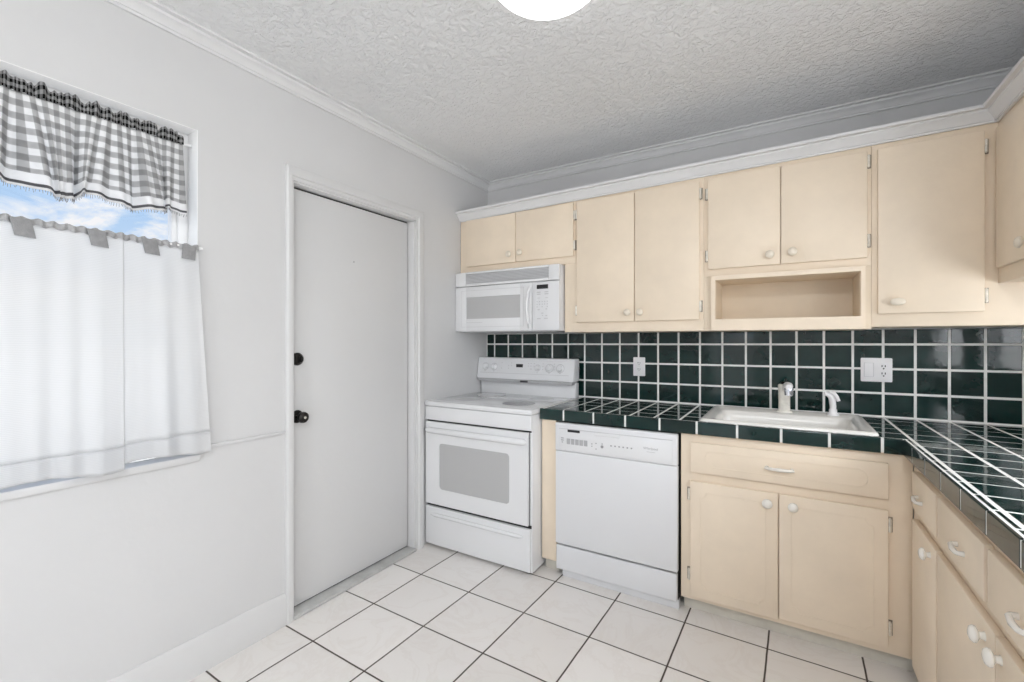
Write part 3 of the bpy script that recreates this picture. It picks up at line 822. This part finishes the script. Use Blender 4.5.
# control panel with a recessed fascia
bm = B()
y = -.636
box(bm, dx0, dx1, y, -.60, .696, .847, .006, 3)
cpn = finish('control_panel', bm, M['appl'], DW)
bm = B()
box(bm, dx0 + .022, dx1 - .022, y - .002, y + .001, .706, .815, .0015)
fas = finish('fascia', bm, M['enamel'], cpn)
bm = B(); box(bm, dx0 + .022, dx1 - .022, y - .0012, y + .001, .8165, .8195); finish('trim_line', bm, M['lightgrey'], cpn, 0)
bm = B(); box(bm, dx0 + .225, dx0 + .36, y - .0045, y - .001, .800, .8165, .0015); finish('handle_lip', bm, M['enamel'], cpn)
bm = B(); box(bm, dx0 + .075, dx0 + .145, y - .0038, y - .001, .803, .816, .001); finish('latch_vent', bm, M['black'], cpn)
for k in range(5):
    bm = B(); box(bm, dx0 + .070 + k * .0245, dx0 + .090 + k * .0245, y - .0034, y - .0018, .738, .768, .0008)
    finish('cycle_button', bm, M['greyplastic'], cpn)
bm = B()
for k in range(3): box(bm, dx0 + .036 + (k == 2) * .004, dx0 + .052 - (k == 2) * .004, y - .0024, y - .0018, .765 - k * .011, .770 - k * .011)
for xx, zz in ((.212, .752), (.212, .740), (.235, .757), (.268, .758), (.235, .728)): box(bm, dx0 + xx - .003, dx0 + xx + .004, y - .0024, y - .0018, zz, zz + .005)
lathe(bm, [(.008, 0), (.008, .001), (0, .0012)], (dx0 + .268, y - .0018, .746), (0, -1, 0), 12)
for k in range(6): box(bm, dx0 + .312 + k * .021, dx0 + .320 + k * .021, y - .0024, y - .0018, .753, .760)
finish('printed_marks', bm, M['mark'], cpn, 0)
text_mesh('Whirlpool', .017, 'brand_mark', lambda u, v, w: (dx0 + .515 + u, y - .0018 - w, .766 + v), M['mark'], cpn)
bm = B(); box(bm, dx0 + .496, dx0 + .536, y - .0022, y - .0018, .748, .751); finish('model_line', bm, M['lightgrey'], cpn, 0)
bm = B(); box(bm, dx0, dx1, -.632, -.60, .190, .6945, .005, 3); dwd = finish('door', bm, M['appl'], DW)
bm = B(); box(bm, dx0, dx1 - .004, -.624, -.60, .046, .178, .005, 3); finish('lower_panel', bm, M['appl'], DW)
bm = B(); box(bm, dx0 + .028, dx1, -.600, -.57, .0006, .046, .002); finish('kick_plate', bm, M['appl'], DW)

# ------------------------------------------------------------------ range
R = thing('electric_range', 'white freestanding electric stove with smooth top, between door and dishwasher', 'stove', (.39, -.35, 0))
rx0, rx1, ry = .006, .770, -.695
bm = B()
box(bm, rx0, rx1, ry, -.06, .018, .882, .003)
body = finish('body', bm, M['enamel'], R)
for a in (rx0 + .01, rx1 - .045):
    for b in (ry + .03, -.12):
        bm = B(); lathe(bm, [(.016, 0), (.014, .0175)], (a + .015, b + .015, .0005), (0, 0, 1), 14); finish('foot', bm, M['black'], R)
# cooktop
bm = B(); box(bm, rx0 - .003, rx1 + .006, ry - .018, -.10, .884, .914, .009, 4); finish('cooktop_frame', bm, M['enamel'], R)
bm = B(); box(bm, rx0 + .022, rx1 - .022, ry + .02, -.125, .9142, .9162, .0006); gt = finish('glass_surface', bm, M['glass_top'], R)
for bx_, by_, br in ((.205, -.52, .088), (.582, -.52, .10), (.205, -.255, .10), (.60, -.255, .076)):
    bm = B(); lathe(bm, [(br, 0), (br, .0003), (0, .00032)], (bx_, by_, .9163), (0, 0, 1), 48); finish('burner', bm, M['burner'] if bx_ > .4 else M['burner_faint'], gt)
# front: manifold panel, door, drawer
bm = B(); box(bm, rx0, rx1, ry - .014, ry - .0005, .798, .882, .005, 3); finish('front_panel', bm, M['enamel'], R)
bm = B(); box(bm, rx1 - .0165, rx1 - .0135, ry - .004, ry - .0006, .28, .789); finish('door_gap_shade', bm, M['shadowgap'], R, 0)  # dark strip stands for the shade beside the oven door
for a, b in ((.7893, .7968), (.262, .278)):
    bm = B(); box(bm, rx0 + .012, rx1 - .004, ry - .006, ry - .0006, a, b); finish('door_gap_shade', bm, M['shadowgap'], R, 0)  # shade above and below the oven door, put in as dark strips
ox0, ox1, oz0, oz1, oy = rx0 + .012, rx1 - .018, .279, .789, ry - .022
bm = B()
wx0, wx1, wz0, wz1 = .128, .634, .378, .660
# door slab with a rounded window opening
def opening(bm, y, x0, x1, z0, z1, r, ox0, ox1, oz0, oz1, n=6):
    inner = [((x0 + x1) / 2 + a, y, (z0 + z1) / 2 + b) for a, b in rrect(x1 - x0, z1 - z0, r, n)]
    outer = []
    m = n + 1
    for i, (cx, cz) in enumerate(((ox1, oz1), (ox0, oz1), (ox0, oz0), (ox1, oz0))):
        for k in range(m):
            outer.append((cx, y, cz))
    return inner, outer
inner, _o = opening(bm, oy, wx0, wx1, wz0, wz1, .022, ox0, ox1, oz0, oz1)
box_bm = bm
fi = [bm.verts.new(p) for p in inner]
oc = [bm.verts.new(p) for p in ((ox1, oy, oz1), (ox0, oy, oz1), (ox0, oy, oz0), (ox1, oy, oz0))]
n_, m_ = len(fi), 7
for i in range(4):
    for k in range(m_ - 1): bm.faces.new((oc[i], fi[i * m_ + k], fi[i * m_ + k + 1]))
    bm.faces.new((oc[i], fi[i * m_ + m_ - 1], fi[((i + 1) * m_) % n_], oc[(i + 1) % 4]))
ob = [bm.verts.new((v.co.x, ry - .0008, v.co.z)) for v in oc]
for i in range(4): bm.faces.new((oc[i], oc[(i + 1) % 4], ob[(i + 1) % 4], ob[i]))
ii = [bm.verts.new((v.co.x, oy + .007, v.co.z)) for v in fi]
for k in range(n_): bm.faces.new((fi[k], fi[(k + 1) % n_], ii[(k + 1) % n_], ii[k]))
od = finish('oven_door', bm, M['enamel'], R, 30)
bm = B(); plate(bm, [((wx0 + wx1) / 2 + a, (wz0 + wz1) / 2 + b) for a, b in rrect(wx1 - wx0 - .002, wz1 - wz0 - .002, .022)], lambda u, v, w: (u, oy + .008 - w, v), .006)
finish('oven_window', bm, M['oven_glass'], od)
bm = B()
hz = .738
pts = [(ox0 + .012, oy, hz), (ox0 + .016, oy - .006, hz), (ox0 + .03, oy - .010, hz), ((ox0 + ox1) / 2, oy - .013, hz), (ox1 - .03, oy - .010, hz), (ox1 - .016, oy - .006, hz), (ox1 - .012, oy, hz)]
tube(bm, pts, .015, 14, rads=[.010, .015, .018, .019, .018, .015, .010], up=(0, 0, 1))
finish('door_handle', bm, M['enamel'], od, 60)
bm = B()
box(bm, rx0 + .004, rx1 - .008, ry - .016, ry - .0005, .022, .258, .005, 3)
dr = finish('storage_drawer', bm, M['enamel'], R)
bm = B()
tube(bm, [(rx0 + .05, ry - .0165, .212), (rx0 + .08, ry - .018, .212), (rx1 - .08, ry - .018, .212), (rx1 - .05, ry - .0165, .212)], .014, 12, rads=[.005, .012, .012, .005], flat=1, up=(0, 0, 1))
finish('drawer_grip', bm, M['enamel'], dr, 60)
# backguard
bm = B()
bz0, bz1 = .9165, 1.172
yb0, yb1 = -.105, -.12
hexa(bm, [(.012, -.10, bz0 - .01), (rx1, -.10, bz0 - .01), (rx1, -.045, bz0 - .01), (.012, -.045, bz0 - .01), (.012, -.10, 1.012), (rx1, -.10, 1.012), (rx1, -.045, 1.012), (.012, -.045, 1.012)], .003)
bg = finish('backguard', bm, M['enamel'], R)
bm = B()
hexa(bm, [(.004, -.150, 1.022), (rx1 + .004, -.150, 1.022), (rx1 + .004, -.045, 1.022), (.004, -.045, 1.022), (.004, -.122, bz1), (rx1 + .004, -.122, bz1), (rx1 + .004, -.045, bz1), (.004, -.045, bz1)], .006, 3)
cp_ = finish('control_panel', bm, M['appl'], bg)
bm = B(); box(bm, .016, rx1 - .004, -.1485, -.06, 1.002, 1.0215); finish('vent_slot', bm, M['greyplastic'], bg, 0)
bm = B(); box(bm, .375, .435, -.1495, -.10, 1.004, 1.017); finish('vent_mark', bm, M['black'], bg, 0)
slope = Vector((0, -.150 + .122, 1.022 - bz1)).normalized(); nrm = Vector((0, slope.z, -slope.y)); 
if nrm.y > 0: nrm = -nrm
def onp(x, z, w=0):
    t = (z - 1.022) / (bz1 - 1.022); return (x, -.150 + .028 * t + nrm.y * w, z + nrm.z * w)
for kx, ks in ((.075, 1), (.150, 1), (.505, .85), (.595, 1.1), (.675, 1.1)):
    bm = B(); lathe(bm, [(.024 * ks, 0), (.023 * ks, .004), (.018 * ks, .006), (.0165 * ks, .02), (.014 * ks, .023), (0, .023)], onp(kx, 1.107, .0005), nrm, 24)
    p = Vector(onp(kx, 1.107, .022)); box(bm, p.x - .003, p.x + .003, p.y - .005, p.y + .003, p.z - .014, p.z + .014, .001)
    kb = finish('control_knob', bm, M['enamel'], cp_)
    bm = B(); lathe(bm, [(.0275 * ks, 0), (.0275 * ks, .0006), (.02 * ks, .0007)], onp(kx, 1.107, .0002), nrm, 28); finish('knob_shadow_ring', bm, M['lightgrey'], kb)  # grey ring stands in for the shadow around the knob
bm = B(); p = onp(.36, 1.118); box(bm, .334, .388, p[1] - .0025, p[1] + .002, 1.107, 1.130, .001); finish('clock_display', bm, M['black'], cp_)
bm = B()
for xx in (.215, .222, .272, .295, .432, .452, .476, .496 - .04, .545, .63):
    for zz in (1.136, 1.118, 1.098):
        if random.random() < .72:
            p = onp(xx, zz); box(bm, xx - .0035, xx + .0035, p[1] - .001, p[1] + .001, zz - .0025, zz + .0025)
p = onp(.3, 1.064); box(bm, .03, rx1 - .03, p[1] - .0008, p[1] + .001, 1.062, 1.0645)
for xx in (.075, .15, .505, .595, .675): p = onp(xx, 1.074); box(bm, xx - .006, xx + .006, p[1] - .001, p[1] + .001, 1.0725, 1.0765)
finish('printed_marks', bm, M['lightgrey'], cp_, 0)

# ------------------------------------------------------------------ microwave
MW = thing('microwave_oven', 'white over-the-range microwave under the short cabinet above the stove', 'microwave', (.4, -.2, 1.354))
mx0, mx1, my, mz0, mz1 = .004, .792, -.40, 1.355, 1.757
bm = B(); box(bm, mx0 + .002, mx1 - .002, -.378, -.012, mz0, mz1 + .001, .003); finish('body', bm, M['appl'], MW)
bm = B(); box(bm, mx0 + .04, mx1 - .04, -.36, -.06, mz0 - .006, mz0 - .0005); finish('underside_panel', bm, M['greyplastic'], MW, 0)
bm = B()
box(bm, mx0, .092, my, -.379, 1.662, mz1, .004); box(bm, .720, mx1, my, -.379, 1.662, mz1, .004)
box(bm, .092, .720, my, -.379, 1.662, 1.678, .002); box(bm, .092, .720, my, -.379, 1.744, mz1, .002)
box(bm, .092, .720, -.392, -.3795, 1.678, 1.744)
tg = finish('top_grille', bm, M['enamel'], MW, 30)
bm = B()
for k in range(7):
    z = 1.681 + k * .0092
    hexa(bm, [(.094, -.401, z), (.718, -.401, z), (.718, -.393, z + .003), (.094, -.393, z + .003), (.094, -.401, z + .003), (.718, -.401, z + .003), (.718, -.393, z + .006), (.094, -.393, z + .006)])
finish('louvers', bm, M['lightgrey'], tg, 0)
bm = B()
wx0, wx1, wz0, wz1 = .097, .520, 1.441, 1.586
y = my
box(bm, mx0, wx0, y, -.379, mz0 + .002, 1.656, .003); box(bm, wx1, .604, y, -.379, mz0 + .002, 1.656, .003)
box(bm, wx0 - .001, wx1 + .001, y + .0004, -.379, mz0 + .002, wz0, .001); box(bm, wx0 - .001, wx1 + .001, y + .0004, -.379, wz1, 1.656, .001)
md = finish('microwave_door', bm, M['enamel'], MW, 30)
bm = B(); box(bm, wx0, wx1, y + .004, -.380, wz0, wz1); finish('door_window', bm, M['micro_glass'], md, 0)
bm = B()
for a, b, c, d_ in ((.058, .060, 1.385, 1.632), (.545, .547, 1.385, 1.632), (.060, .545, 1.385, 1.387), (.060, .545, 1.630, 1.632)): box(bm, a, b, y - .0006, y + .001, c, d_)
finish('door_outline', bm, M['lightgrey'], md, 0)
bm = B()
for k in range(9): box(bm, .102 + k * .0145, .111 + k * .0145, y - .0005, y + .001, 1.413, 1.4175)
finish('brand_mark', bm, M['lightgrey'], md, 0)
bm = B(); tube(bm, bez((.590, y, 1.63), (.582, y - .04, 1.56), (.582, y - .04, 1.45), (.590, y, 1.372), 12), .011, 12, flat=.7)
finish('door_handle', bm, M['enamel'], md, 60)
bm = B(); box(bm, .6075, mx1, y, -.379, mz0 + .002, 1.656, .004); mc = finish('control_panel', bm, M['appl'], MW)
bm = B(); box(bm, .640, .718, y - .0015, y + .001, 1.612, 1.638, .0008); finish('clock_display', bm, M['black'], mc)
def key(*a):
    bm = B(); box(bm, *a); finish('keypad_button', bm, M['lightgrey'], mc, 0)
for zz in (1.592, 1.580):
    for xx in (.640, .694): key(xx, xx + .026, y - .0008, y + .001, zz - .003, zz + .003)
for xx in (.645, .700): key(xx, xx + .018, y - .0008, y + .001, 1.555, 1.558)
for r_ in range(3):
    for c_ in range(5):
        if r_ == 2 and c_ in (1, 3): continue
        key(.639 + c_ * .0175, .646 + c_ * .0175, y - .0008, y + .001, 1.531 - r_ * .016, 1.537 - r_ * .016)
for xx, zz, ww in ((.645, 1.482, .015), (.700, 1.485, .012), (.672, 1.460, .014), (.700, 1.444, .012), (.643, 1.428, .024), (.690, 1.428, .026), (.676, 1.446, .008)): key(xx, xx + ww, y - .0008, y + .001, zz, zz + .005)

# ------------------------------------------------------------------ ceiling light
def dome(x, y, R_, label, mat='lamp'):
    L = thing('ceiling_light', label, 'lamp', (x, y, H))
    bm = B(); lathe(bm, [(R_ * .98, 0), (R_ * .98, .012), (R_ * .9, .018), (R_ * .85, .012)], (x, y, H - .0005), (0, 0, -1), 48); finish('base_ring', bm, M['enamel'], L)
    bm = B(); prof = [(R_ * .97, .013)] + [(R_ * math.cos(a), .018 + .105 * math.sin(a)) for a in [k / 12 * PI / 2 for k in range(12)]] + [(0, .123)]
    lathe(bm, prof, (x, y, H), (0, 0, -1), 48); finish('glass_dome', bm, M[mat], L, 60)
dome(1.316, -1.606, .19, 'round frosted flush ceiling light at the top edge of the picture')

dome(2.2, -3.55, .19, 'unseen round fill light added behind the camera', 'lamp_fill')  # not in view; added to brighten cabinets and floor

# ------------------------------------------------------------------ curtains
def folds(s, seed, base=1.0):
    rnd = random.Random(seed); tot = 0
    for f in (1.0, 1.7, 2.6, 4.1):
        ph = rnd.uniform(0, 6.28); tot += math.sin(s * f * 38 * base + ph) / (f ** .6)
    return tot / 2.2
def cloth(name, y0, y1, ztop, zbot, xfun, zfun, mats, parent, nu=220, nv=26, stretch=1.7, ufun=None, thick=.0012, vtop=None):
    bm = B(); uvl = bm.loops.layers.uv.new('UVMap'); g_ = []
    for j in range(nv + 1):
        t = j / nv; row = []
        for i in range(nu + 1):
            s = i / nu; yy = y0 + (y1 - y0) * s
            if ufun: yy = ufun(yy, t)
            row.append(bm.verts.new((xfun(s * abs(y1 - y0), t), yy, ztop + (zbot - ztop) * t + zfun(s * abs(y1 - y0), t))))
        g_.append(row)
    H_ = abs(ztop - zbot)
    for j in range(nv):
        for i in range(nu):
            f = bm.faces.new((g_[j][i], g_[j][i + 1], g_[j + 1][i + 1], g_[j + 1][i]))
            for lp, (a, b) in zip(f.loops, ((i, j), (i + 1, j), (i + 1, j + 1), (i, j + 1))):
                lp[uvl].uv = (a / nu * abs(y1 - y0) * stretch, (1 - b / nv) * H_)
    o = finish(name, bm, mats, parent, 180)
    md_ = o.modifiers.new('thickness', 'SOLIDIFY'); md_.thickness = thick; md_.offset = 0
    return o

VX = -.022
V = thing('window_valance', 'gathered grey gingham valance hanging at the top of the window', 'curtain', (VX, -2.5, 2.04))
def vx(s, t): return VX + (.005 + .034 * t) * folds(s, 3, 1.35) + .018 * t
def vz(s, t): return (t ** 3) * (.010 * math.sin(s * 9 + 1) + .012 * math.sin(s * 31))
cloth('skirt', -2.044, -2.965, 2.045, 1.762, vx, vz, M['gingham'], V, 300, 24, 1.5, lambda yy, t: yy + (t * .028 * math.sin(yy * 23 + 1) + t * .012 * math.sin(yy * 61)) * min(1, (-2.044 - yy) / .06))
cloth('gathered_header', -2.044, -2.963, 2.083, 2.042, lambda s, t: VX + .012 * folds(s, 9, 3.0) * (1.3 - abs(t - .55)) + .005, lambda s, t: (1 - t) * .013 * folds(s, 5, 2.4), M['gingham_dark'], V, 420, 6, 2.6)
bm = B(); rnd = random.Random(4)
for i in range(330):
    s = i / 330 * .918; yy = -2.044 - s; xx = vx(s, 1); zz = 1.762 + vz(s, 1)
    yy += (.028 * math.sin(yy * 23 + 1) + .012 * math.sin(yy * 61)) * min(1, (-2.044 - yy) / .06)
    tube(bm, [(xx, yy, zz + .001), (xx + rnd.uniform(-.003, .003), yy + rnd.uniform(-.003, .003), zz - rnd.uniform(.006, .013))], .0007, 3)
fo = finish('fringe', bm, M['tabgrey'], V, 0); fo['kind'] = 'stuff'
bm = B(); tube(bm, [(VX - .022, -2.0035, 2.058), (VX - .022, -2.9965, 2.058)], .006, 12); tag(finish('curtain_rod', bm, M['vinyl']), 'slim white rod threaded through the gingham valance', 'curtain rod')

CX = .028
def cafe(label, y0, y1, seed, x_off, flare, tabs, zb):
    C = thing('cafe_curtain', label, 'curtain', (CX, (y0 + y1) / 2, 1.64), 'white cafe curtains on the lower rod')
    wd_ = abs(y1 - y0); seam = 0 if x_off else wd_
    fx_ = lambda s, t: CX + x_off + (.004 + .016 * t) * folds(s, seed, .62) * min(1, abs(s - seam) / .06) + .010 * t
    uf = (lambda yy, t: yy + flare * t * max(0, 1 - (y0 - yy) / .22) ** 1.3)
    hem = .072
    cloth('curtain_panel', y0, y1, 1.642, zb + hem, fx_, lambda s, t: 0, M['sheer'], C, 160, 40, 1.2, lambda yy, t: uf(yy, t * .91), .0006)
    cloth('hem', y0, y1, zb + hem + .001, zb, lambda s, t: fx_(s, .92 + .08 * t) + .001, lambda s, t: t * .010 * math.sin(s * 17 + seed), M['sheer_hem'], C, 160, 6, 1.2, lambda yy, t: uf(yy, .91 + .09 * t), .0022)
    cloth('gathered_top', y0, y1, 1.656, 1.636, lambda s, t: fx_(s, 0) + .004 + .003 * math.sin(s * 260), lambda s, t: .003 * math.sin(s * 190 + 6 * t), M['edging'], C, 300, 4, 1.2, None, .001)
    for ty in tabs:
        bm = B()
        o = fx_(abs(ty - y0), .05) + .012
        sl = .010 if ty < -2.1 else -.004
        hexa(bm, [(o, ty - .0225 + sl, 1.600), (o, ty + .0225 + sl, 1.597), (o - .003, ty + .0225 + sl, 1.597), (o - .003, ty - .0225 + sl, 1.600),
                  (o, ty - .0225, 1.652), (o, ty + .0225, 1.651), (o - .006, ty + .0225, 1.652), (o - .006, ty - .0225, 1.653)], .0008)
        finish('tab', bm, M['tabgrey'], C)
cafe('right white sheer cafe curtain panel with grey tabs, beside the door', -2.012, -2.2435, 11, 0, .042, (-2.045, -2.172), .868)
cafe('left white sheer cafe curtain panel with grey tabs, at the left picture edge', -2.2426, -2.98, 23, .005, .0, (-2.318, -2.487, -2.66, -2.83), .862)
bm = B(); tube(bm, [(CX - .004, -1.996, 1.648), (CX - .004, -2.996, 1.648)], .005, 12)
for yy in (-1.998, -2.99): tube(bm, [(CX - .004, yy, 1.648), (.0005, yy, 1.648)], .004, 8)
tag(finish('curtain_rod', bm, M['vinyl']), 'slim white rod carrying the sheer cafe curtains across the window', 'curtain rod')

# ------------------------------------------------------------------ world and light
wd = bpy.data.worlds.new('sky'); sc.world = wd; wd.use_nodes = True
nt = wd.node_tree; bg_ = nt.nodes['Background']
tc = nt.nodes.new('ShaderNodeTexCoord'); sp = nt.nodes.new('ShaderNodeSeparateXYZ')
nt.links.new(tc.outputs['Generated'], sp.inputs[0])
mp = nt.nodes.new('ShaderNodeMapping'); mp.inputs['Scale'].default_value = (1, 1, 2.6); nt.links.new(tc.outputs['Generated'], mp.inputs[0])
cl = noise(nt, 6, 6, .6, mp.outputs[0], dist=.3)
skyc = ramp(nt, sp.outputs[2], [(0, (.66, .78, .90)), (.25, (.40, .60, .88)), (.6, (.28, .48, .82))])
clf = ramp(nt, cl.outputs[0], [(.49, 0), (.62, 1)])
sk = mixc(nt, clf, skyc, (.92, .92, .94))
ground = (.60, .61, .62)
# sky strengthened rightwards and behind the camera, added to light the room
side = math_node(nt, 'MULTIPLY_ADD', sp.outputs[1], -.25, math_node(nt, 'MULTIPLY', sp.outputs[0], 1.2))
st = nt.nodes.new('ShaderNodeMapRange'); st.inputs['From Min'].default_value = .1; st.inputs['From Max'].default_value = .5
st.inputs['To Min'].default_value = 1.15; st.inputs['To Max'].default_value = 9.0
skg = mixc(nt, ramp(nt, side, [(.1, 0), (.5, .9)]), sk, (.89, .91, .94))
nt.links.new(mixc(nt, math_node(nt, 'LESS_THAN', sp.outputs[2], -.01), skg, ground), bg_.inputs[0])
nt.links.new(side, st.inputs[0]); 
# world below the horizon: glow added, stronger rightwards, to brighten the room
gr_ = nt.nodes.new('ShaderNodeMapRange'); gr_.inputs['From Min'].default_value = 0; gr_.inputs['From Max'].default_value = .2
gr_.inputs['To Min'].default_value = 2.0; gr_.inputs['To Max'].default_value = 11.5
nt.links.new(sp.outputs[0], gr_.inputs[0])
gsv = math_node(nt, 'ADD', gr_.outputs[0], math_node(nt, 'MULTIPLY', math_node(nt, 'MAXIMUM', math_node(nt, 'MULTIPLY', sp.outputs[0], -1), 0), 1.3))
isg = math_node(nt, 'LESS_THAN', sp.outputs[2], -.01)
tot = math_node(nt, 'ADD', math_node(nt, 'MULTIPLY', gsv, isg), math_node(nt, 'MULTIPLY', st.outputs[0], math_node(nt, 'SUBTRACT', 1, isg)))
nt.links.new(tot, bg_.inputs[1])

def portal(name, loc, rot, sx, sy):
    l = bpy.data.lights.new(name, 'AREA'); l.shape = 'RECTANGLE'; l.size = sx; l.size_y = sy; l.cycles.is_portal = True
    o = bpy.data.objects.new(name, l); COL.objects.link(o); o.location = loc; o.rotation_euler = rot
portal('window_portal', (-.17, -2.5, 1.47), (0, -PI / 2, 0), 1.28, 1.0)
portal('window_portal', (W + .17, (SW[0] + SW[1]) / 2, (SW[2] + SW[3]) / 2), (0, PI / 2, 0), SW[3] - SW[2], SW[1] - SW[0])
portal('window_portal', (W + .17, (RW[0] + RW[1]) / 2, (RW[2] + RW[3]) / 2), (0, PI / 2, 0), RW[3] - RW[2], RW[1] - RW[0])
portal('window_portal', ((FD[0] + FD[1]) / 2, YR - .17, (FD[2] + FD[3]) / 2), (PI / 2, 0, 0), FD[1] - FD[0], FD[3] - FD[2])
portal('window_portal', ((FW[0] + FW[1]) / 2, YR - .17, (FW[2] + FW[3]) / 2), (PI / 2, 0, 0), FW[1] - FW[0], FW[3] - FW[2])

# ------------------------------------------------------------------ camera
cam = bpy.data.cameras.new('camera'); co = bpy.data.objects.new('camera', cam); COL.objects.link(co)
co.location = (1.959, -2.8793, 1.2915); co.rotation_euler = (PI / 2, 0, .5435)
cam.sensor_width = 36; cam.lens = 453.654 / 1024 * 36; cam.clip_start = .02
sc.camera = co
sc.view_settings.view_transform = 'Standard'; sc.view_settings.look = 'None'
sc.view_settings.exposure = -0.14; sc.view_settings.gamma = 1; sc.view_settings.use_curve_mapping = False
sc.cycles.use_denoising = True
sc.cycles.max_bounces = 10; sc.cycles.diffuse_bounces = 6; sc.cycles.transparent_max_bounces = 12
sc.cycles.sample_clamp_indirect = 6
